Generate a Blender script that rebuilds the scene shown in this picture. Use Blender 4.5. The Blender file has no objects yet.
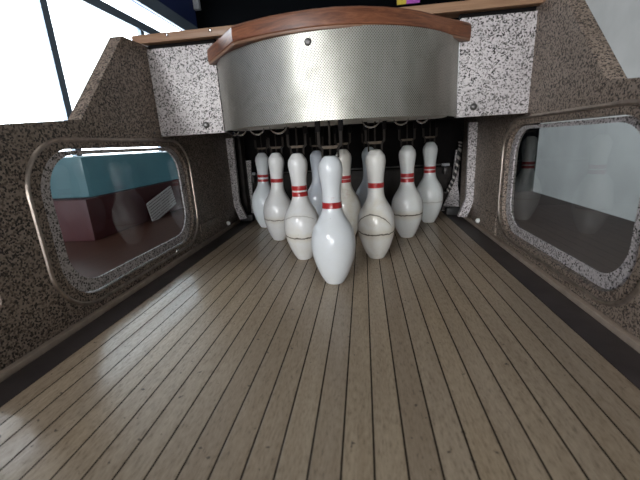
import bpy, bmesh, math, random
from mathutils import Vector, Matrix, noise
from mathutils.geometry import tessellate_polygon
random.seed(4)
U = 0.0265          # one lane plank is 26.5 mm wide; all coordinates below are in planks
C = bpy.context.scene.collection
pi, sin, cos = math.pi, math.sin, math.cos

# ------------------------------------------------------------------ materials
class NT:
    def __init__(s, name):
        s.m = bpy.data.materials.new(name); s.m.use_nodes = True
        s.t = s.m.node_tree; s.n = s.t.nodes; s.n.clear()
        s.out = s.n.new('ShaderNodeOutputMaterial')
        s.p = s.n.new('ShaderNodeBsdfPrincipled')
        s.t.links.new(s.p.outputs[0], s.out.inputs[0])
        s.tc = s.n.new('ShaderNodeTexCoord')
    def link(s, a, b): s.t.links.new(a, b)
    def coord(s, scale=(1, 1, 1), src='Object', rot=(0, 0, 0)):
        mp = s.n.new('ShaderNodeMapping')
        mp.inputs['Scale'].default_value = [k / U for k in scale] if src != 'UV' else scale
        mp.inputs['Rotation'].default_value = rot
        s.link(s.tc.outputs[src], mp.inputs[0]); return mp.outputs[0]
    def noise(s, vec, scale=1, detail=3, rough=.5, dist=0):
        n = s.n.new('ShaderNodeTexNoise'); n.inputs['Scale'].default_value = scale
        n.inputs['Detail'].default_value = detail; n.inputs['Roughness'].default_value = rough
        n.inputs['Distortion'].default_value = dist
        s.link(vec, n.inputs['Vector']); return n.outputs['Fac']
    def ramp(s, fac, stops, const=False):
        r = s.n.new('ShaderNodeValToRGB'); e = r.color_ramp.elements
        if const: r.color_ramp.interpolation = 'CONSTANT'
        while len(e) < len(stops): e.new(.5)
        for k, (p, c) in enumerate(stops):
            e[k].position = p; e[k].color = (c, c, c, 1) if isinstance(c, (int, float)) else (*c, 1)
        s.link(fac, r.inputs[0]); return r.outputs[0]
    def math(s, op, a, b=None, c=None, clamp=False):
        n = s.n.new('ShaderNodeMath'); n.operation = op; n.use_clamp = clamp
        for i, v in enumerate((a, b, c)):
            if v is None: continue
            if isinstance(v, (int, float)): n.inputs[i].default_value = v
            else: s.link(v, n.inputs[i])
        return n.outputs[0]
    def sep(s, v):
        n = s.n.new('ShaderNodeSeparateXYZ'); s.link(v, n.inputs[0]); return n.outputs
    def mix(s, fac, a, b, mode='MIX'):
        n = s.n.new('ShaderNodeMix'); n.data_type = 'RGBA'; n.blend_type = mode
        if isinstance(fac, (int, float)): n.inputs[0].default_value = fac
        else: s.link(fac, n.inputs[0])
        for i, v in ((6, a), (7, b)):
            if isinstance(v, tuple): n.inputs[i].default_value = (*v, 1)
            else: s.link(v, n.inputs[i])
        return n.outputs[2]
    def bump(s, h, strength=.3, dist=.002):
        b = s.n.new('ShaderNodeBump'); b.inputs['Strength'].default_value = strength
        b.inputs['Distance'].default_value = dist
        s.link(h, b.inputs['Height']); s.link(b.outputs[0], s.p.inputs['Normal'])
    def set(s, **k):
        for a, v in k.items():
            i = s.p.inputs[a.replace('_', ' ')]
            if isinstance(v, tuple): i.default_value = (*v, 1) if len(v) == 3 else v
            elif isinstance(v, (int, float)): i.default_value = v
            else: s.link(v, i)
        return s

def plain(name, col, rough=.5, metal=0, var=.12, scale=1.5, **k):
    t = NT(name); f = t.noise(t.coord((1, 1, 1)), scale, 4)
    c = t.ramp(f, [(.3, tuple(x * (1 - var) for x in col)), (.7, tuple(min(1, x * (1 + var)) for x in col))])
    return t.set(Base_Color=c, Roughness=rough, Metallic=metal, **k).m

def m_lane():
    t = NT('lane laminate'); v = t.coord(); xyz = t.sep(v)
    x = t.math('ADD', xyz[0], .5)
    fr = t.math('FRACT', x); idx = t.math('FLOOR', x)
    d = t.math('ABSOLUTE', t.math('SUBTRACT', fr, .5))          # .5 at the seam
    seam = t.ramp(d, [(.458, 0.), (.475, 1.)])
    # grain streaks
    cb = t.n.new('ShaderNodeCombineXYZ')
    t.link(t.math('MULTIPLY', xyz[0], 13.), cb.inputs[0])
    t.link(t.math('MULTIPLY', xyz[1], 2.8), cb.inputs[1])
    t.link(t.math('MULTIPLY', idx, 7.3), cb.inputs[2])
    g = t.noise(cb.outputs[0], 1.0, 5, .65)
    cb2 = t.n.new('ShaderNodeCombineXYZ')
    t.link(t.math('MULTIPLY', xyz[0], 2.2), cb2.inputs[0])
    t.link(t.math('MULTIPLY', xyz[1], .16), cb2.inputs[1])
    t.link(t.math('MULTIPLY', idx, 3.1), cb2.inputs[2])
    g2 = t.noise(cb2.outputs[0], 1.0, 3)
    col = t.ramp(g, [(.30, (.10, .065, .04)), (.44, (.43, .335, .235)), (.68, (.62, .50, .37))])
    col = t.mix(.38, col, t.ramp(g2, [(.3, (.37, .285, .195)), (.7, (.60, .50, .375))]))
    wn = t.n.new('ShaderNodeTexWhiteNoise'); wn.noise_dimensions = '1D'; t.link(idx, wn.inputs['W'])
    tint = t.ramp(wn.outputs['Value'], [(0, (.80, .77, .74)), (.5, (.95, .94, .92)), (1, (1., .97, .9))])
    col = t.mix(1., col, tint, 'MULTIPLY')
    # flecks of dirt
    sp = t.noise(v, 2.6, 2, .5)
    col = t.mix(t.ramp(sp, [(.695, 0.), (.73, .85)]), col, (.06, .045, .035))
    st = t.noise(t.coord((.12, .05, 1)), 1, 4)
    col = t.mix(t.ramp(st, [(.4, 0.), (.7, .35)]), col, (.22, .175, .13))
    col = t.mix(seam, col, (.03, .022, .016))
    t.bump(t.math('SUBTRACT', t.math('MULTIPLY', g, .12), seam), .35, .0012)
    r = t.ramp(g, [(.3, .42), (.7, .3)])
    return t.set(Base_Color=col, Roughness=r, Specular_IOR_Level=t.math('MULTIPLY_ADD', seam, -.45, .45), Coat_Weight=t.math('MULTIPLY_ADD', seam, -.12, .12), Coat_Roughness=.08).m

def m_speckle(name='speckled laminate', light=(.68, .64, .64), dark=(.03, .026, .024), mid=(.27, .25, .24), scale=11.5, amt=0., rough=.45):
    t = NT(name); v = t.coord()
    def cells(sc_):
        vo = t.n.new('ShaderNodeTexVoronoi'); vo.inputs['Scale'].default_value = sc_; t.link(v, vo.inputs['Vector'])
        return vo
    a = cells(scale); b = cells(scale * .62)
    sa, sb = t.sep(a.outputs['Color']), t.sep(b.outputs['Color'])
    col = t.ramp(sa[0], [(0, dark), (.13 + amt, mid), (.32 + amt, tuple((p + q) / 2 for p, q in zip(light, mid))), (.45 + amt, light)], True)
    big = t.math('MULTIPLY', t.ramp(sb[0], [(0, 1.), (.09, 0.)], True), t.ramp(b.outputs['Distance'], [(.25, 1.), (.4, 0.)]))
    col = t.mix(big, col, dark)
    w = t.noise(v, .35, 3)
    col = t.mix(t.ramp(w, [(.4, 0.), (.75, .3)]), col, tuple(.8 * q for q in mid))
    return t.set(Base_Color=col, Roughness=rough).m

def m_wood(name, c1, c2, c3, axis=0, scale=1., rough=.3, coat=.3):
    t = NT(name); s = [5, 5, 5]; s[axis] = .35
    g = t.noise(t.coord(tuple(s)), scale, 5, .6, .4)
    s2 = [1.6, 1.6, 1.6]; s2[axis] = .1
    g2 = t.noise(t.coord(tuple(s2)), scale, 3)
    col = t.ramp(g, [(.3, c1), (.5, c2), (.72, c3)])
    col = t.mix(.4, col, t.ramp(g2, [(.35, c1), (.65, c3)]))
    t.bump(g, .15, .001)
    return t.set(Base_Color=col, Roughness=rough, Coat_Weight=coat, Coat_Roughness=.2).m

def m_uvwood(name, c1, c2, c3, rough=.45):
    t = NT(name)
    g = t.noise(t.coord((.45, 5.5, 1), 'UV'), 1., 5, .65, 1.2)
    g2 = t.noise(t.coord((.16, 1.5, 1), 'UV'), 1., 3)
    col = t.ramp(g, [(.34, c1), (.5, c2), (.68, c3)])
    col = t.mix(.35, col, t.ramp(g2, [(.35, c1), (.65, c3)]))
    t.bump(g, .15, .001)
    return t.set(Base_Color=col, Roughness=rough, Coat_Weight=.15, Coat_Roughness=.3).m

def m_shroud():
    t = NT('perforated metal'); v = t.coord((1, 1, 1), 'UV')
    xy = t.sep(v); P = .165
    def dots(ox, oy):
        a = t.math('SUBTRACT', t.math('FRACT', t.math('ADD', t.math('DIVIDE', xy[0], P), ox)), .5)
        b = t.math('SUBTRACT', t.math('FRACT', t.math('ADD', t.math('DIVIDE', xy[1], P * 1.1), oy)), .5)
        return t.math('SQRT', t.math('ADD', t.math('MULTIPLY', a, a), t.math('MULTIPLY', b, b)))
    d = t.math('MINIMUM', dots(0, 0), dots(.5, .5))
    hole = t.ramp(d, [(.17, 1.), (.27, 0.)])
    n = t.noise(t.coord((.5, .12, 1), 'UV'), 1, 5, .6)
    metal = t.ramp(n, [(.3, (.47, .465, .41)), (.7, (.62, .615, .56))])
    g = t.noise(t.coord((.5, .5, 1), 'UV'), 1, 6, .7, .6)
    metal = t.mix(t.ramp(g, [(.52, 0.), (.72, .35)]), metal, (.25, .23, .18))
    sp = t.noise(v, 1.6, 2)
    metal = t.mix(t.ramp(sp, [(.72, 0.), (.78, .6)]), metal, (.7, .7, .66))
    col = t.mix(t.math('MULTIPLY', hole, .68), metal, (.05, .05, .045))
    t.bump(t.math('MULTIPLY', hole, -1.), .4, .001)
    r = t.ramp(g, [(.35, .34), (.7, .46)])
    return t.set(Base_Color=col, Roughness=r, Metallic=.85).m

def m_pin(name, base=(.80, .81, .80), cracks=(), dirt=.15, warm=(.62, .56, .42), seed=0., scuff=None):
    """cracks: (height, sag, start angle, end angle, half width, strength) in planks/radians, angle 0 faces the front"""
    t = NT(name); v = t.coord(); xyz = t.sep(v)
    ang = t.math('ARCTAN2', xyz[0], t.math('MULTIPLY', xyz[1], -1))
    off = t.n.new('ShaderNodeVectorMath'); off.operation = 'ADD'; off.inputs[1].default_value = (seed, seed * 2, 0)
    t.link(v, off.inputs[0]); vv = off.outputs[0]
    col = base
    dn = t.noise(vv, .7, 6, .7, .5)
    zd = t.ramp(t.math('DIVIDE', xyz[2], 9), [(0., .9), (.12, .6), (.5, .75), (.75, .15), (1., .3)])
    f = t.math('MULTIPLY', t.math('MULTIPLY', t.ramp(dn, [(.42, 0.), (.75, 1.)]), zd), dirt * 3, clamp=True)
    col = t.mix(f, col, warm)
    sc = t.noise(vv, 4.5, 3, .6)
    col = t.mix(t.ramp(sc, [(.71, 0.), (.76, .55)]), col, (.25, .22, .2))
    hgt = None
    wob = t.math('MULTIPLY', t.math('SUBTRACT', t.noise(vv, 2.2, 4, .6), .5), .28)
    for (z0, sag, a0, a1, w, st) in cracks:
        am, ah = (a0 + a1) / 2, (a1 - a0) / 2
        u = t.math('DIVIDE', t.math('SUBTRACT', ang, am), ah)
        u2 = t.math('MULTIPLY', u, u)
        zc = t.math('ADD', t.math('MULTIPLY', u2, -sag), z0)
        d = t.math('ABSOLUTE', t.math('ADD', t.math('SUBTRACT', xyz[2], zc), wob))
        line = t.math('MULTIPLY', t.ramp(t.math('DIVIDE', d, w), [(.4, 1.), (1., 0.)]),
                      t.ramp(u2, [(.7, 1.), (1., 0.)]))
        line = t.math('MULTIPLY', line, st, clamp=True)
        soft = t.math('MULTIPLY', t.ramp(t.math('DIVIDE', d, w * 7), [(.0, .55), (1., 0.)]), t.ramp(u2, [(.7, 1.), (1., 0.)]))
        col = t.mix(t.math('MULTIPLY', soft, st, clamp=True), col, warm)
        col = t.mix(line, col, (.10, .085, .06))
    if scuff:
        z0, a0, zr = scuff
        d = t.math('ADD', t.math('POWER', t.math('DIVIDE', t.math('SUBTRACT', xyz[2], z0), zr), 2.), t.math('POWER', t.math('DIVIDE', t.math('SUBTRACT', ang, a0), .7), 2.))
        m = t.math('MULTIPLY', t.ramp(d, [(.3, 1.), (1., 0.)]), t.ramp(t.noise(vv, 5, 3), [(.52, 0.), (.64, .3)]))
        col = t.mix(m, col, (.5, .28, .24))
    nb = t.noise(vv, .9, 3)
    t.bump(nb, .12, .002)
    return t.set(Base_Color=col, Roughness=.3, Coat_Weight=.6, Coat_Roughness=.06, Specular_IOR_Level=.4).m

M = {}
M['lane'] = m_lane()
M['speckle'] = m_speckle()
M['shadedspeckle'] = m_speckle('shaded speckled laminate', (.36, .29, .235), (.025, .019, .015), (.14, .105, .08), 11.5, .1)  # same laminate as the panels, side walls' weaker light put into the colour
M['gutter'] = plain('dark gutter rubber', (.055, .045, .045), .42, var=.3, scale=.6)
M['ledge'] = plain('tan moulding', (.42, .34, .27), .45)
M['oak'] = m_wood('pale oak rail', (.22, .115, .06), (.34, .195, .11), (.45, .28, .17), 0, 1., .4, .1)
M['capwood'] = m_uvwood('red brown stained oak', (.06, .016, .007), (.21, .07, .03), (.37, .15, .07))
M['capedge'] = m_uvwood('worn pale wood edge', (.13, .065, .035), (.27, .145, .085), (.38, .22, .14))
M['shroud'] = m_shroud()
M['plate'] = plain('dull grey plate', (.55, .53, .48), .5, 0, .3, .8)
M['chrome'] = plain('chrome', (.75, .76, .78), .12, 1, .05)
M['steel'] = plain('tarnished steel', (.022, .017, .013), .75, 0, .3, 3, Specular_IOR_Level=.3)
M['brass'] = plain('dull brass', (.09, .062, .036), .6, 0, .3, 3)
M['black'] = plain('black painted board', (.008, .007, .007), .9, Specular_IOR_Level=.15)
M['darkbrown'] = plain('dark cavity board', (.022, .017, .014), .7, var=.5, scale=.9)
M['darkmetal'] = plain('dark oily metal', (.05, .047, .045), .4, .6)
M['rubber'] = plain('black rubber', (.02, .019, .019), .55)
M['whiteplastic'] = plain('white plastic', (.8, .8, .78), .35)
M['bolt'] = plain('grey bolt', (.16, .155, .15), .4, .7)
M['red'] = plain('glossy red band', (.42, .022, .022), .28, var=.25, scale=3, Coat_Weight=.4)
M['trimmetal'] = plain('worn aluminium bead', (.42, .36, .31), .35, .85, .25, 2)
M['bluewall'] = plain('navy blue paint', (.012, .028, .12), .75, scale=.05)
M['darkwall'] = plain('near black wall', (.001, .0013, .0018), .9, scale=.05, Specular_IOR_Level=.05)
M['midwall'] = plain('pale wall paint', (.45, .44, .42), .8, scale=.05)
M['frame'] = plain('grey blue window frame', (.17, .22, .27), .5, scale=.05)
M['roomfloor'] = plain('brown room floor', (.06, .035, .028), .6, scale=.05)
M['ceiling'] = plain('dim ceiling', (.12, .12, .12), .8, scale=.05)
M['maroon'] = plain('dark maroon plastic', (.09, .026, .03), .5)
M['tabletop'] = plain('reddish brown counter', (.11, .045, .03), .4)
M['teal'] = plain('teal plastic', (.24, .38, .41), .3, var=.2, scale=.3)
M['metalgrey'] = plain('bracket grey', (.45, .47, .5), .5)

def m_window_glow():
    t = NT('daylight through the window'); g = t.noise(t.coord((.03, .03, .03)), 1, 2)
    c = t.ramp(g, [(.3, (.78, .9, 1.)), (.7, (.95, .98, 1.))])
    return t.set(Base_Color=(.8, .8, .8), Emission_Color=c, Emission_Strength=WIN).m
WIN = 9.
M['glow'] = m_window_glow()
def m_lamp(name, s, c=(1., .96, .9)):
    t = NT(name); t.set(Base_Color=(.8, .8, .8), Emission_Color=c, Emission_Strength=s); return t.m
def m_glass():
    t = NT('clear acrylic'); n = t.n
    gl = n.new('ShaderNodeBsdfGlossy'); gl.inputs['Roughness'].default_value = .03
    tr = n.new('ShaderNodeBsdfTransparent'); tr.inputs[0].default_value = (.9, .93, .94, 1)
    fr = n.new('ShaderNodeFresnel'); fr.inputs['IOR'].default_value = 1.5
    mx = n.new('ShaderNodeMixShader'); ge = n.new('ShaderNodeNewGeometry'); f = t.math('MULTIPLY', fr.outputs[0], t.math('SUBTRACT', 1.2, t.math('MULTIPLY', ge.outputs['Backfacing'], 1.2)), clamp=True)
    t.link(f, mx.inputs[0]); t.link(tr.outputs[0], mx.inputs[1]); t.link(gl.outputs[0], mx.inputs[2])
    t.link(mx.outputs[0], t.out.inputs[0]); return t.m
M['glass'] = m_glass()
def translucent(m, amount, col):
    n = m.node_tree.nodes; l = m.node_tree.links
    p = next(x for x in n if x.type == 'BSDF_PRINCIPLED'); o = next(x for x in n if x.type == 'OUTPUT_MATERIAL')
    tr = n.new('ShaderNodeBsdfTranslucent'); tr.inputs[0].default_value = (*col, 1)
    mx = n.new('ShaderNodeMixShader'); mx.inputs[0].default_value = amount
    l.new(p.outputs[0], mx.inputs[1]); l.new(tr.outputs[0], mx.inputs[2]); l.new(mx.outputs[0], o.inputs[0])
translucent(M['teal'], .5, (.34, .6, .66)); translucent(M['maroon'], .15, (.35, .1, .11))
def m_card():
    t = NT('printed card'); v = t.coord(); xyz = t.sep(v)
    ln = t.math('FRACT', t.math('MULTIPLY', xyz[2], 2.7))
    wd = t.noise(t.coord((2.5, 1, 6)), 1, 2)
    m = t.math('MULTIPLY', t.ramp(ln, [(.22, .8), (.36, 0.)]), t.ramp(wd, [(.40, 0.), (.45, 1.)]))
    t.set(Base_Color=t.mix(m, (.85, .85, .86), (.05, .05, .05)), Roughness=.4); return t.m
M['card'] = m_card()
def m_poster():
    t = NT('striped poster'); x = t.sep(t.coord())[0]
    f = t.math('FRACT', t.math('DIVIDE', x, 24.))
    c = t.ramp(f, [(0, (.62, .45, .05)), (.22, (.45, .10, .45)), (.62, (.5, .42, .06)), (.8, (.25, .05, .2))], True)
    t.set(Base_Color=c, Roughness=.5); return t.m
M['poster'] = m_poster()
def m_cable():
    t = NT('twisted black and white cord'); v = t.sep(t.coord((1, 1, 1), 'UV'))
    f = t.math('FRACT', t.math('ADD', t.math('MULTIPLY', v[1], .42), v[0]))
    t.set(Base_Color=t.ramp(f, [(0, (.45, .41, .38)), (.4, (.008, .007, .006))], True), Roughness=.5); return t.m
M['cord'] = m_cable()

# ------------------------------------------------------------------ mesh helpers
def finish(name, bm, mat, parent=None, loc=(0, 0, 0), smooth=True, sharp=40):
    if loc != (0, 0, 0):
        bmesh.ops.translate(bm, vec=[-a for a in loc], verts=bm.verts)
    for v in bm.verts: v.co *= U
    me = bpy.data.meshes.new(name); 
    bmesh.ops.recalc_face_normals(bm, faces=bm.faces)
    bm.to_mesh(me); bm.free()
    for p in me.polygons: p.use_smooth = smooth
    if smooth: me.set_sharp_from_angle(angle=math.radians(sharp))
    for m in (mat if isinstance(mat, (list, tuple)) else [mat]): me.materials.append(m)
    o = bpy.data.objects.new(name, me); C.objects.link(o)
    o.location = [a * U for a in loc]
    if parent: o.parent = parent; o.location = [(a - b * 1.) for a, b in zip(o.location, parent.location)]
    return o
def tag(o, label, cat, group=None):
    o['label'] = label; o['category'] = cat
    if group: o['group'] = group
    return o
def thing(name, label, cat, loc=(0, 0, 0), group=None):
    o = bpy.data.objects.new(name, None); C.objects.link(o); o.location = [a * U for a in loc]
    o.empty_display_size = .02
    return tag(o, label, cat, group)
def struct(o): o['kind'] = 'structure'; return o

def box(bm, x0, x1, y0, y1, z0, z1, bev=0):
    r = bmesh.ops.create_cube(bm, size=1)
    vs = r['verts']
    for v in vs:
        v.co = Vector(((x0 + x1) / 2 + v.co.x * (x1 - x0), (y0 + y1) / 2 + v.co.y * (y1 - y0), (z0 + z1) / 2 + v.co.z * (z1 - z0)))
    if bev:
        es = list({e for v in vs for e in v.link_edges})
        bmesh.ops.bevel(bm, geom=es, offset=bev, segments=2, profile=.6, affect='EDGES')
def bxo(name, mat, x0, x1, y0, y1, z0, z1, bev=0, parent=None):
    bm = bmesh.new(); box(bm, x0, x1, y0, y1, z0, z1, bev); return finish(name, bm, mat, parent, smooth=bev > 0)

def slab(bm, loops, frame, depth):
    """loops: outer and holes as 2D lists; frame: (origin, u, v, n); extruded by depth along n"""
    o, u, v, n = [Vector(a) for a in frame]
    pts = [[o + u * a + v * b for a, b in L] for L in loops]
    tri = tessellate_polygon([[Vector((a, b, 0)) for a, b in L] for L in loops])
    flat = [p for L in pts for p in L]
    va = [bm.verts.new(p) for p in flat]; vb = [bm.verts.new(p + n * depth) for p in flat]
    for a, b, c in tri:
        bm.faces.new((va[a], va[b], va[c])); bm.faces.new((vb[c], vb[b], vb[a]))
    k = 0
    for L in pts:
        m = len(L)
        for i in range(m):
            a, b = k + i, k + (i + 1) % m
            bm.faces.new((va[a], va[b], vb[b], vb[a]))
        k += m
def tube(bm, pts, r, seg=8, closed=False, uv=False):
    pts = [Vector(p) for p in pts]; rings = []; n = len(pts); up = None
    for i, p in enumerate(pts):
        if closed: d = pts[(i + 1) % n] - pts[i - 1]
        else: d = pts[min(i + 1, n - 1)] - pts[max(i - 1, 0)]
        d.normalize()
        if up is None: up = d.orthogonal().normalized()
        up = (up - d * up.dot(d)).normalized(); w = d.cross(up)
        rr = r[i] if isinstance(r, (list, tuple)) else r
        rings.append([bm.verts.new(p + (up * cos(a) + w * sin(a)) * rr) for a in (2 * pi * k / seg for k in range(seg))])
    L = bm.loops.layers.uv.verify() if uv else None
    for i in range(n if closed else n - 1):
        A, B = rings[i], rings[(i + 1) % n]
        for k in range(seg):
            f = bm.faces.new((A[k], A[(k + 1) % seg], B[(k + 1) % seg], B[k]))
            if uv:
                for lp, q in zip(f.loops, ((k / seg, i), ((k + 1) / seg, i), ((k + 1) / seg, i + 1), (k / seg, i + 1))): lp[L].uv = q
    if not closed:
        bm.faces.new(rings[0][::-1]); bm.faces.new(rings[-1])
def lathe(bm, prof, seg=48, ctr=(0, 0, 0)):
    rings = [[bm.verts.new((ctr[0] + r * cos(2 * pi * k / seg), ctr[1] + r * sin(2 * pi * k / seg), ctr[2] + z)) for k in range(seg)] for r, z in prof]
    for A, B in zip(rings, rings[1:]):
        for k in range(seg): bm.faces.new((A[k], A[(k + 1) % seg], B[(k + 1) % seg], B[k]))
    bm.faces.new(rings[0][::-1]); bm.faces.new(rings[-1])
def knob(name, mat, p, axis, r, h, parent=None, seg=16, slot=False, label=None):
    """a domed screw head at p whose axis points along axis"""
    bm = bmesh.new(); q = Vector(axis).to_track_quat('Z', 'Y').to_matrix()
    lathe(bm, [(r, -.05), (r, h * .35), (r * .85, h * .75), (r * .5, h), (r * .15, h * 1.03)], seg)
    if slot: box(bm, -r * .7, r * .7, -r * .1, r * .1, h * .9, h * 1.08)
    for v in bm.verts: v.co = q @ v.co + Vector(p)
    o = finish(name, bm, mat, parent)
    return o
def rounded(x0, x1, y0, y1, r, n=10):
    out = []
    for cx, cy, a0 in ((x1 - r, y1 - r, 0), (x0 + r, y1 - r, pi / 2), (x0 + r, y0 + r, pi), (x1 - r, y0 + r, 1.5 * pi)):
        out += [(cx + r * cos(a0 + pi / 2 * k / n), cy + r * sin(a0 + pi / 2 * k / n)) for k in range(n + 1)]
    return out

# ------------------------------------------------------------------ lane and side walls
struct(bxo('floor', M['lane'], -12.5, 12.5, -48, 25, -.6, 0))
for s, side in ((-1, 'left'), (1, 'right')):
    struct(bxo('trim_gutter_' + side, M['gutter'], *sorted((s * 12.52, s * 14.48)), -48, 22, -.7, -.03, .03))
    struct(bxo('trim_ledge_' + side, M['ledge'], *sorted((s * 14.12, s * 14.5)), -48, 19.6, -.03, .32, .06))
    # side wall with a rounded window opening; (Y, z) outline
    outer = [(-48, -28), (21.5, -28), (21.5, 12), (5.2, 12), (5.2, 17.75), (1.6, 17.75), (-4, 11.8), (-10.2, 11.2), (-11.5, 3.2), (-13, 1.6), (-48, 1.6)]
    hole = rounded(-8., 7.9, 1.25, 10.1, 2.6)
    bm = bmesh.new()
    slab(bm, [outer, hole[::-1]], ((s * 14.5, 0, 0), (0, 1, 0), (0, 0, 1), (s, 0, 0)), .95)
    w = struct(finish('wall_' + side, bm, M['shadedspeckle'], smooth=False))
    # window: bead, light lining ring, pane
    win = bpy.data.objects.new('window_%d' % (1 if s < 0 else 2), None); C.objects.link(win); win['kind'] = 'structure'
    bm = bmesh.new()
    o2 = rounded(-7.9, 7.8, 1.35, 10.0, 2.5); i2 = rounded(-7.1, 6.95, 2.05, 9.75, 2.1)
    slab(bm, [o2, i2[::-1]], ((s * 14.78, 0, 0), (0, 1, 0), (0, 0, 1), (s, 0, 0)), .12)
    finish('window_lining', bm, M['speckle'], win, smooth=False)
    bm = bmesh.new()
    tube(bm, [(s * 14.5, a, b) for a, b in rounded(-8.7, 8.6, .78, 10.6, 2.9, 14)], .13, 8, True)
    finish('window_bead', bm, M['trimmetal'], win)
    bm = bmesh.new(); slab(bm, [o2], ((s * 14.92, 0, 0), (0, 1, 0), (0, 0, 1), (s, 0, 0)), .08)
    finish('window_pane', bm, M['glass'], win, smooth=False)
    # lower kick board behind the window
    struct(bxo('trim_kickboard_' + side, M['shadedspeckle'], *sorted((s * 14.42, s * 14.52)), 8.8, 18.7 if s < 0 else 15.9, .3, 2.2, .04))
    # cavity: corner post facing forward with a kinked foot
    P = [(13.55, 10.8), (14.48, 10.8), (14.48, 2.3), (14.2, 1.4), (13.9, .55), (12.95, .65), (13.7, 2.7)]; py = 18.8 if s < 0 else 16.
    bm = bmesh.new(); slab(bm, [[(s * a, b) for a, b in P]], ((0, py, 0), (1, 0, 0), (0, 0, 1), (0, 1, 0)), .5)
    struct(finish('trim_post_' + side, bm, M['speckle'], smooth=False))
    bxo_ = bxo('trim_recess_' + side, M['darkbrown'], *sorted((s * (13.4 if s < 0 else 14.62), s * 15.4)), 20.9, 22.4, 0, 11, .1); struct(bxo_)
    bm = bmesh.new(); box(bm, *sorted((s * 12.5, s * 14.3)), 19.9, 21.2, -.05, .9, .3)
    tag(finish('rubber_bumper', bm, M['rubber']), 'black rubber bumper block in the %s back corner of the lane' % side, 'bumper', None)
    k = knob('stop_button', M['whiteplastic'], (s * 14.28, 15.6 if s < 0 else 13.2, .75), (-s, 0, .2), .26, .3)
    tag(k, 'small round white button low on the %s side wall' % side, 'button')

# back of the pin cavity
struct(bxo('wall_back', M['black'], -15.5, 15.5, 25, 25.6, -28, 18))
struct(bxo('trim_deck', M['black'], -14.5, 14.5, 5.15, 25, 11.6, 12.3))
struct(bxo('trim_lowerback', M['darkbrown'], -14, 14, 24.4, 25, 0, 5.6, .1))
P = [(-13.5, 7.85), (-12.78, 7.85), (-13.1, 3.), (-12.9, .05), (-13.8, .05), (-13.5, 3)]
bm = bmesh.new(); slab(bm, [P], ((0, 22.45, 0), (1, 0, 0), (0, 0, 1), (0, 1, 0)), .3)
struct(finish('trim_strip_left', bm, M['speckle'], smooth=False))
P = [(13.95, 7.8), (14.55, 7.8), (14.35, 3.4), (14.8, 1.2), (14.9, .05), (12.5, .05), (12.9, 1.2), (13.6, 3.)]
bm = bmesh.new(); slab(bm, [P], ((0, 22.45, 0), (1, 0, 0), (0, 0, 1), (0, 1, 0)), .3)
struct(finish('trim_strip_right', bm, M['speckle'], smooth=False))

rod = thing('cross_rod', 'thin pale metal rod running across behind the pins', 'rod', (0, 23, 6))
bm = bmesh.new(); tube(bm, [(-13.6, 23, 5.95), (13.3, 23, 6.05)], .1, 8); finish('bar', bm, M['bolt'], rod)
for x in (-12.95, 12.9):
    bm = bmesh.new(); tube(bm, [(x - .5, 23, 6), (x + .45, 23, 6)], .2, 10); finish('end_bolt', bm, M['metalgrey'], rod)
    bm = bmesh.new(); box(bm, x - .25, x + .25, 22.7, 23.5, 4.8, 5.7, .05); finish('bracket', bm, M['darkmetal'], rod)

bm = bmesh.new()
ctrl = [(14.3, 8.8), (14.3, 8.0), (14.1, 6.), (13.75, 4.4), (13.3, 3.2), (12.75, 2.3)]
pts = []
for i in range(len(ctrl) - 1):
    for k in range(5):
        f = k / 5; pts.append((ctrl[i][0] * (1 - f) + ctrl[i + 1][0] * f, 22, ctrl[i][1] * (1 - f) + ctrl[i + 1][1] * f))
tube(bm, pts, .24, 12, uv=True)
tag(finish('twisted_cord', bm, M['cord']), 'black and white twisted cord hanging in the back right corner beside the pins', 'cord')

# ------------------------------------------------------------------ front fascia, hood
for s, side in ((-1, 'left'), (1, 'right')):
    f = thing('fascia_panel', 'black and white speckled panel %s of the metal hood' % side, 'panel', (s * 12, 4.4, 10.87), )
    bxo('board', M['speckle'], *sorted((9.43 if s > 0 else -8.9, s * 14.48)), 4.4, 5.1, 10.87, 17.5, .04, f)
    px = -10.37 if s < 0 else 10.6
    k = knob('bolt', M['bolt'], (px, 4.4, 11.55), (0, -1, 0), .27, .2, f, 8)
    bxo('shadow_gap_strip', M['black'], *sorted((9.43 if s > 0 else -8.9, s * 14.48)), 4.7, 5.1, 17.5, 17.85, 0, f)
rail = thing('top_rail', 'pale brown wooden rail running across above the speckled panels', 'rail', (0, 4.2, 17.85))
bxo('board', M['oak'], -15.4, 15.4, 4.1, 5.6, 17.85, 18.5, .12, rail)
for x in (-12.4, 12.9, -8.9):
    knob('screw', M['chrome'] if x < 0 else M['bolt'], (x, 4.1, 18.28), (0, -1, 0), .13, .1, rail, 10)

AC, AX = 8.47, .27; R0 = 9.97
def arc(rad, n=48, y_end=4.4, x0=None, x1=None):
    a0 = math.acos((AC - y_end) / rad); out = []
    for i in range(n + 1):
        a = -a0 + 2 * a0 * i / n
        out.append((AX + rad * sin(a), AC - rad * cos(a), a * rad))
    return out
hood = thing('pin_hood', 'curved perforated metal hood with a red-brown wooden top', 'hood', (0, 4.4, 10.9))
bm = bmesh.new(); L = bm.loops.layers.uv.verify()
ou, inn = arc(R0, 64), arc(R0 - .12, 64)
zb, zt = 10.95, 16.1
V = [[bm.verts.new((p[0], p[1], z)) for p in ring] for ring, z in ((ou, zb), (ou, zt), (inn, zt), (inn, zb))]
for j in range(4):
    A, B = V[j], V[(j + 1) % 4]
    for i in range(64):
        f = bm.faces.new((A[i], A[i + 1], B[i + 1], B[i]))
        zz = [(zb, zt), (zt, zt), (zt, zb), (zb, zb)][j]
        for lp, q in zip(f.loops, ((ou[i][2], zz[0]), (ou[i + 1][2], zz[0]), (ou[i + 1][2], zz[1]), (ou[i][2], zz[1]))): lp[L].uv = q
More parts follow.
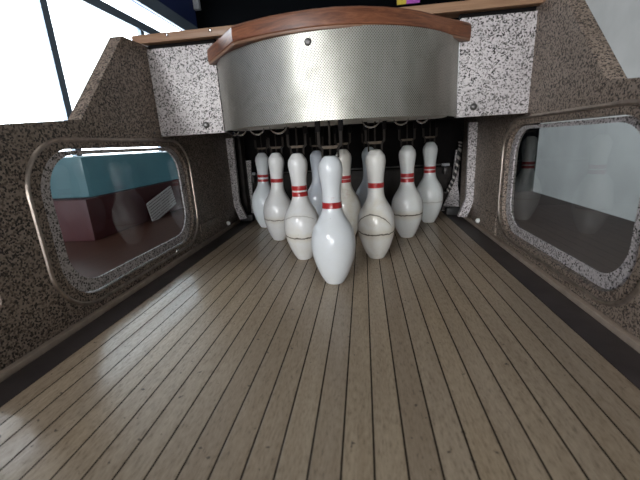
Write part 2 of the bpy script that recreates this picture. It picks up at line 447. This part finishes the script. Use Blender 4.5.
for i in (0, 64): bm.faces.new([V[j][i] for j in range(4)])
finish('metal_shroud', bm, M['shroud'], hood)
for x, z in ((-.75, 15.45),):
    y = AC - math.sqrt(R0 ** 2 - (x - AX) ** 2)
    k = knob('screw', M['bolt'], (x, y, z), (0, -1, 0), .22, .1, hood, 14, True)
for z in (15.55, 13.75, 11.9):
    k = knob('screw', M['bolt'], (8.95, 4.1, z), (.65, -.76, 0), .11, .06, hood, 10)
for z in (15.5, 12.5):
    k = knob('screw', M['bolt'], (-8.6, 3.95, z), (-.65, -.76, 0), .1, .06, hood, 10)
# underside plate with slots
up = arc(R0 - .3, 40, 3.4); outl = [(p[0], p[1]) for p in up] + [(8.7, 4.5), (8.7, 6.2), (-8.2, 6.2), (-8.2, 4.5)]
holes = []
slots = [(-7.9, 3.9, .9, .35), (-5.4, 2.6, 1.2, .4), (-3.1, .9, 1.5, .45), (.3, .8, 1.7, .5), (.3, 2.8, 2.6, .5), (-3., 3.2, 2.4, .5), (2.9, 1.1, 1.6, .45), (4.1, 3.1, 2., .5), (5.3, 2.0, 1.2, .4), (7.3, 3.4, 1., .35), (-6.2, 4.7, 1.6, .4), (.3, 5., 1.6, .4)]
for cx, cy, w, h in slots:
    holes.append([(cx - w / 2, cy - h / 2), (cx - w / 2, cy + h / 2), (cx + w / 2, cy + h / 2), (cx + w / 2, cy - h / 2)])
bm = bmesh.new(); slab(bm, [outl] + holes, ((0, 0, 10.97), (1, 0, 0), (0, 1, 0), (0, 0, 1)), .1)
finish('underside_plate', bm, M['plate'], hood, smooth=False)
bm = bmesh.new(); slab(bm, [outl], ((0, 0, 11.7), (1, 0, 0), (0, 1, 0), (0, 0, 1)), .1)
finish('inner_deck', bm, M['black'], hood, smooth=False)
# wooden cap: swept moulding with straight ends, plus top board
def cap_line(off):
    """plan polyline of the moulding face pushed out by off"""
    base = [(-9.45, 4.6), (-5.75, .12), (-4.5, -.38), (-3.2, -.76), (-1.8, -1.03), (-.4, -1.16), (1., -1.12), (2.4, -.86), (3.8, -.38), (5.1, .25), (6.2, 1.), (8.2, 2.75), (10.1, 4.6)]
    n = len(base); out = []
    for i, p in enumerate(base):
        a = Vector(base[max(i - 1, 0)]); b = Vector(base[min(i + 1, n - 1)]); c = Vector(p)
        d1 = (c - a).normalized() if i else (b - c).normalized(); d2 = (b - c).normalized() if i < n - 1 else d1
        n1 = Vector((d1.y, -d1.x)); n2 = Vector((d2.y, -d2.x)); m = (n1 + n2).normalized()
        q = c + m * off / max(.5, m.dot(n1))
        out.append(Vector((q.x, 4.38 - (4.38 - q.y) * 1.08 if i not in (0, n - 1) else 4.38)))
    return out
prof = [(-.95, 15.98), (-.10, 15.98), (-.02, 16.01), (.0, 16.08), (.0, 16.15), (.05, 16.21), (.06, 16.7), (.03, 17.), (-.08, 17.12), (-.26, 17.19), (-.95, 17.19)]
bm = bmesh.new(); L = bm.loops.layers.uv.verify()
lines = [(cap_line(o), z) for o, z in prof]
vv = [[bm.verts.new((p.x, p.y, z)) for p in l] for l, z in lines]
dist = [0]
for a, b in zip(lines[2][0], lines[2][0][1:]): dist.append(dist[-1] + (b - a).length)
np_ = len(prof)
for j in range(np_):
    A, B = vv[j], vv[(j + 1) % np_]
    for i in range(len(A) - 1):
        f = bm.faces.new((A[i], A[i + 1], B[i + 1], B[i]))
        f.material_index = 1 if j in (1, 2, 3, 8) else 0
        for lp, q in zip(f.loops, ((dist[i], j * .25), (dist[i + 1], j * .25), (dist[i + 1], j * .25 + .25), (dist[i], j * .25 + .25))): lp[L].uv = q
for i in (0, -1): bm.faces.new([vv[j][i] for j in range(np_)])
finish('wooden_moulding', bm, [M['capwood'], M['capedge']], hood, sharp=24)
bm = bmesh.new(); slab(bm, [[(p.x, p.y) for p in cap_line(-.97)]], ((0, 0, 16.8), (1, 0, 0), (0, 1, 0), (0, 0, 1)), .25)
finish('top_board', bm, m_wood('brown top board', (.12, .05, .03), (.22, .1, .06), (.3, .16, .1)), hood, smooth=False)

# chrome loops hanging under the hood
loops = [(-8.0, 4.1, .42, 'first from the left end'), (-7.15, 3.1, .5, 'second from the left end'), (-5.5, 2.2, .55, 'third from the left end'),
         (-3.55, .9, .62, 'above the gap left of the front pin'), (2.95, .6, .6, 'above the pin right of the front pin'), (5.05, 1.7, .5, 'second from the right end'), (6.65, 2.8, .42, 'nearest the right end')]
for x, y, r, wh in loops:
    t = thing('chrome_loop', 'chrome half loop hanging under the metal hood, ' + wh, 'metal loop', (x, y, 11.0), 'chrome loops under the hood')
    bm = bmesh.new()
    tube(bm, [(x + r * cos(a), y, 10.95 - r * .85 * sin(a)) for a in [pi * k / 16 for k in range(17)]], [.02 + .045 * sin(pi * k / 16) for k in range(17)], 8)
    finish('ring', bm, M['chrome'], t)
    bm = bmesh.new(); box(bm, x - r * 1.35, x + r * 1.35, y - .12, y + .2, 10.98, 11.15, .03); finish('mount_plate', bm, M['darkmetal'], t)

# ------------------------------------------------------------------ pins and their hangers
PROF = [(.50, .0), (.60, .03), (.68, .12), (.79, .3), (.92, .53), (1.13, 1.), (1.30, 1.5), (1.43, 1.94), (1.505, 2.41), (1.53, 2.9), (1.515, 3.23), (1.44, 3.69), (1.33, 4.0),
        (1.18, 4.3), (.98, 4.62), (.80, 4.95), (.69, 5.25), (.64, 5.55), (.625, 5.9), (.63, 6.4), (.665, 6.85), (.715, 7.25), (.77, 7.6), (.80, 7.9), (.785, 8.13), (.72, 8.38), (.60, 8.57), (.47, 8.72), (.36, 8.80), (.2, 8.81), (.12, 8.80), (.10, 8.6)]
def catmull(P, k=4):
    out = []
    for i in range(len(P) - 1):
        p0, p1, p2, p3 = P[max(i - 1, 0)], P[i], P[i + 1], P[min(i + 2, len(P) - 1)]
        for j in range(k):
            t = j / k
            out.append(tuple(.5 * (2 * b + (c - a) * t + (2 * a - 5 * b + 4 * c - d) * t * t + (3 * b - a - 3 * c + d) * t ** 3) for a, b, c, d in zip(p0, p1, p2, p3)))
    return out + [P[-1]]
SM = catmull(PROF, 3)
def rad_at(z):
    for (r0, z0), (r1, z1) in zip(SM, SM[1:]):
        if z0 <= z <= z1: return r0 + (r1 - r0) * (z - z0) / max(1e-6, z1 - z0)
    return .6
bm = bmesh.new(); lathe(bm, SM, 48); proto = bmesh.new(); me0 = bpy.data.meshes.new('tmp'); bm.to_mesh(me0); bm.free()

pins = [  # x, y base; x, z top; bands (centre z, height); material args; label
 ((.17, -1.37), (.24, 8.76), [(5.62, .40)], dict(dirt=.05, base=(.80, .84, .86), seed=1., scuff=(6.05, .25, .3)), 'frontmost and largest bowling pin, clean white with one low red band'),
 ((-2.90, 4.04), (-2.93, 8.87), [(6.12, .36), (5.62, .36)], dict(dirt=.2, cracks=[(2.15, -.15, -1.3, 1.5, .07, 1.), (4.0, .4, -1., 1.1, .05, .4)], seed=3.), 'cracked white bowling pin with two red bands, just left of the front pin'),
 ((3.32, 4.00), (3.32, 8.84), [(6.10, .40)], dict(dirt=.3, base=(.8, .8, .76), cracks=[(2.3, -.15, -1.5, 1.5, .08, 1.), (3.95, 1.1, -1.4, .9, .07, .9)], seed=5.), 'white one-band bowling pin with two dark curved cracks, right of the front pin'),
 ((-6.60, 10.30), (-6.2, 8.87), [(6.18, .36)], dict(dirt=.12, cracks=[(2.35, -.12, -1.5, 1.2, .06, .85)], seed=7.), 'white bowling pin with one red band, second from the left in view'),
 ((.62, 10.30), (.42, 8.85), [(6.2, .3), (5.85, .3)], dict(dirt=.5, base=(.74, .72, .66), seed=9., scuff=(4.6, .3, .6)), 'yellowed bowling pin with red bands half hidden behind the front pin'),
 ((6.56, 10.31), (6.52, 8.88), [(6.12, .36), (5.66, .36)], dict(dirt=.1, base=(.78, .80, .78), cracks=[(2.45, -.12, -1.6, 1.6, .08, 1.2)], seed=11.), 'two-band bowling pin with a black seam round its belly, second from right'),
 ((-9.72, 16.34), (-9.40, 8.83), [(6.22, .30), (5.70, .30)], dict(dirt=.04, base=(.86, .90, .92), seed=13.), 'leftmost bowling pin, two red bands, at the back'),
 ((-3.12, 16.2), (-2.9, 8.76), [], dict(dirt=.12, base=(.64, .69, .76), seed=15.), 'greyish bowling pin without a band in the back row, left of the front pin'),
 ((2.75, 16.2), (3.02, 8.81), [], dict(dirt=.1, base=(.62, .68, .72), seed=17.), 'bowling pin mostly hidden behind the two-crack pin, back row'),
 ((9.78, 16.54), (9.73, 8.99), [(6.14, .30), (5.74, .30)], dict(dirt=.08, base=(.80, .84, .83), cracks=[(2.5, -.1, -1.5, 1.5, .06, .35)], seed=19.), 'rightmost bowling pin, two red bands, at the back'),
]
hang_words = ['over the frontmost pin', 'over the cracked pin left of the front pin', 'over the pin right of the front pin', 'over the second pin from the left', 'over the yellowed pin behind the front pin',
              'over the second pin from the right', 'over the leftmost pin', 'over the greyish back-row pin', 'over the back-row pin hidden on the right', 'over the rightmost pin']
for k, ((bx_, by), (tx, tz), bands, kw, lab) in enumerate(pins):
    bm = bmesh.new(); bm.from_mesh(me0)
    sc = tz / 8.81; ro = k not in (0,)
    for v in bm.verts:
        v.co.z *= sc
        if ro and v.co.z > 8.45 * sc: v.co.z += (.08 - (v.co.x ** 2 + v.co.y ** 2) * .3) * .6
    pin = finish('bowling_pin', bm, m_pin('pin paint %d' % k, **kw), sharp=60)
    tag(pin, lab, 'bowling pin', 'bowling pins')
    th = math.atan2(tx - bx_, tz)
    pin.location = (bx_ * U, by * U, .55 * abs(sin(th)) * U); pin.rotation_euler = (0, th, random.uniform(-.1, .1))
    for zc, h in bands:
        bm = bmesh.new(); n = 5; pr = []
        zs = [zc - h / 2 + h * i / n for i in range(n + 1)]
        o_ = [(rad_at(z) + .022, z * sc) for z in zs]; i_ = [(rad_at(z) - .02, z * sc) for z in zs]
        ring = o_ + i_[::-1]; seg = 48
        R_ = [[bm.verts.new((r * cos(2 * pi * q / seg), r * sin(2 * pi * q / seg), z)) for q in range(seg)] for r, z in ring]
        for j in range(len(R_)):
            A, B = R_[j], R_[(j + 1) % len(R_)]
            for q in range(seg): bm.faces.new((A[q], A[(q + 1) % seg], B[(q + 1) % seg], B[q]))
        b = finish('neck_band', bm, M['red']); b.parent = pin; b.location = (0, 0, 0)
    # hanger: two stepped arms, centre rod and a cross plate
    top = 11.15 if by < 5 else 11.6
    t = thing('pin_hanger', 'dark metal hanging fork ' + hang_words[k], 'hanger', (tx, by, top), 'pin hanger forks')
    z0 = tz + .02; hy = by + .32
    for s in (-1, 1):
        bm = bmesh.new()
        prof2 = [(.62, top + .3), (.80, top + .3), (.80, z0 + .62), (.58, z0 + .40), (.58, z0 - .15), (.46, z0 - .15), (.46, z0 + .48), (.62, z0 + .66)]
        slab(bm, [[(tx + s * a, b) for a, b in prof2]], ((0, hy - .12, 0), (1, 0, 0), (0, 0, 1), (0, 1, 0)), .24)
        a_ = finish('arm', bm, M['steel'], t, smooth=False)
    bm = bmesh.new(); tube(bm, [(tx, hy, z0 - .06), (tx, hy, top + .2)], .07, 8); finish('pull_rod', bm, M['steel'], t)
    bm = bmesh.new(); box(bm, tx - .52, tx + .52, hy - .1, hy + .1, z0 + .42, z0 + .62, .02); finish('cross_plate', bm, M['brass'], t)
    for s in (-1, 1):
        bm = bmesh.new(); box(bm, *sorted((tx + s * .58, tx + s * .9)), hy - .18, hy + .18, z0 + 1.5, top + .3, .03); finish('guide_block', bm, M['black'], t)

# screws on the left side wall
for (y, z, r, w) in ((3.5, 11.15, .12, 'above the side window'), (9.6, 6.6, .12, 'beside the right curve of the side window'), (3.9, .95, .2, 'below the side window')):
    k = knob('wall_screw', M['bolt'] if r < .2 else M['chrome'], (-14.5 if r > .15 or y < 9 else -14.5, y, z), (1, 0, 0), r, .1, None, 12)
    tag(k, 'small screw head on the speckled left wall ' + w, 'screw')

# ------------------------------------------------------------------ things seen through the side window
tb = thing('counter', 'reddish brown counter beyond the left side window', 'counter', (-30, 10, .9))
bxo('worktop', M['tabletop'], -46, -17.5, -22, 45, .3, .9, .08, tb)
bxo('cabinet_body', M['maroon'], -45, -18.5, -21, 44, -28, .3, 0, tb)
bxo_ = tag(bxo('storage_box', M['maroon'], -40, -26, 8, 32, .9, 5.4, .25), 'dark maroon box on the counter behind the left side window', 'box')
bm = bmesh.new(); box(bm, -40, -26.3, 9, 31, 5.4, 9.72, .5)
tag(finish('plastic_tub', bm, M['teal']), 'pale teal plastic tub on top of the maroon box behind the window', 'tub')
bm = bmesh.new()
rect = rounded(-3.3, 3.3, -1.45, 1.45, .3, 4)
slab(bm, [rect], ((0, 0, 0), (1, 0, 0), (0, 0, 1), (0, 1, 0)), .12)
card = finish('instruction_card', bm, M['card'], smooth=False)
card.location = (-25.35 * U, 20.5 * U, 2.72 * U); card.rotation_euler = (0, math.radians(-14), math.radians(90))
tag(card, 'tilted pale printed card leaning behind the left side window', 'card')

# ------------------------------------------------------------------ the room
XL, XR, YB, YF, ZF, ZC = -100, 110, 214, -150, -28, 104
struct(bxo('trim_room_floor', M['roomfloor'], XL, XR, YF, YB, ZF - 1, ZF))
struct(bxo('ceiling', M['ceiling'], XL, XR, YF, YB, ZC, ZC + 2))
struct(bxo('wall_far', M['darkwall'], XL, XR, YB, YB + 2, ZF, ZC))
struct(bxo('wall_east', M['midwall'], XR, XR + 2, YF, YB, ZF, ZC))
# left room wall with a long window (Y 15..205, z 5..77)
bm = bmesh.new()
slab(bm, [[(YF, ZF), (YB, ZF), (YB, ZC), (YF, ZC)], [(40, 8), (40, 77), (204, 77), (204, 8)]], ((XL - 2, 0, 0), (0, 1, 0), (0, 0, 1), (1, 0, 0)), 2)
struct(finish('wall_west', bm, M['bluewall'], smooth=False))
win = bpy.data.objects.new('window_3', None); C.objects.link(win); win['kind'] = 'structure'
bm = bmesh.new(); slab(bm, [[(34, 3), (211, 3), (211, 83.5), (34, 83.5)], [(40, 8), (40, 77), (204, 77), (204, 8)]], ((XL, 0, 0), (0, 1, 0), (0, 0, 1), (1, 0, 0)), 1.2)
finish('window_frame', bm, M['frame'], win, smooth=False)
bxo('transom', M['frame'], XL - 1, XL + .8, 40, 204, 65.2, 69, 0, win)
for y in (94, 149): bxo('mullion', M['frame'], XL - 1, XL + .7, y - 1.5, y + 1.5, 8, 65, 0, win)
bxo('window_pane', M['glow'], XL - 1.9, XL - 1.5, 40, 204, 8, 77, 0, win)
# wall behind the camera with a window
bm = bmesh.new()
slab(bm, [[(XL, ZF), (XR, ZF), (XR, ZC), (XL, ZC)], [(-82, 24), (-82, 66), (-44, 66), (-44, 24)], [(-26, 2), (-26, 24), (18, 24), (18, 2)]], ((0, YF, 0), (1, 0, 0), (0, 0, 1), (0, -1, 0)), 2)
struct(finish('wall_near', bm, M['midwall'], smooth=False))
w4 = bpy.data.objects.new('window_4', None); C.objects.link(w4); w4['kind'] = 'structure'
bxo('window_pane', m_lamp('daylight behind', 27., (.96, .98, 1.)), -82, -44, YF - 1.5, YF - 1, 24, 66, 0, w4)
fill5 = bpy.data.objects.new('window_5', None); C.objects.link(fill5); fill5['kind'] = 'structure'
bxo('window_pane', m_lamp('low fill glow', 17., (.99, .985, 1.)), -26, 18, YF - 1.5, YF - 1, 2, 24, 0, fill5)  # added glowing fill behind the camera to brighten the pins, no real window
bxo('mullion', M['frame'], -64, -62, YF - 1, YF + .4, 24, 66, 0, w4)
# added fill lamp, out of view on the ceiling, to brighten the lane
lp = thing('ceiling_fill_lamp', 'added fill light high above the lane', 'lamp', (-8, -5, ZC))
bxo('housing', M['whiteplastic'], -18, 2, -22, 8, ZC - 3, ZC, .5, lp)
bxo('diffuser', m_lamp('fill diffuser', 2.6), -17, 1, -21, 7, ZC - 4, ZC - 3, 0, lp)
ps = bxo('wall_poster', M['poster'], 24, 37, YB - .6, YB, 85, 100); tag(ps, 'striped purple and yellow poster on the dark far wall', 'poster')
br = bxo('wall_bracket', M['metalgrey'], -99.6, -96, YB - 3, YB, 93.5, 103, .3); tag(br, 'pale grey bracket high in the far left corner of the room', 'bracket')

# ------------------------------------------------------------------ camera
f, pit, yaw, rol, cx, cy, H = 348.37, .2711, -.1337, -.0586, 2.373, -24.45, 9.602
f, pit, yaw, rol, cx, cy, H = CAM if 'CAM' in globals() else (f, pit, yaw, rol, cx, cy, H)
fw = Vector((sin(yaw) * cos(pit), cos(yaw) * cos(pit), -sin(pit))); rt = Vector((cos(yaw), -sin(yaw), 0)); upv = rt.cross(fw)
c, s = cos(rol), sin(rol)
X = rt * c + upv * s; Y = upv * c - rt * s
cam = bpy.data.cameras.new('camera'); co = bpy.data.objects.new('camera', cam); C.objects.link(co)
mt = Matrix((X, Y, -fw)).transposed().to_4x4(); mt.translation = Vector((cx, cy, H)) * U
co.matrix_world = mt
cam.sensor_width = 36; cam.lens = f * 36 / 640; cam.clip_start = .01
cam.dof.use_dof = True; cam.dof.focus_distance = 30 * U; cam.dof.aperture_fstop = 8.
bpy.context.scene.camera = co

w = bpy.data.worlds.new('world'); bpy.context.scene.world = w; w.use_nodes = True
w.node_tree.nodes['Background'].inputs[0].default_value = (.6, .7, .8, 1)
w.node_tree.nodes['Background'].inputs[1].default_value = .3
sc = bpy.context.scene
sc.view_settings.view_transform = 'Standard'; sc.view_settings.look = 'None'; sc.view_settings.gamma = 1
sc.view_settings.use_curve_mapping = False
sc.view_settings.exposure = .12
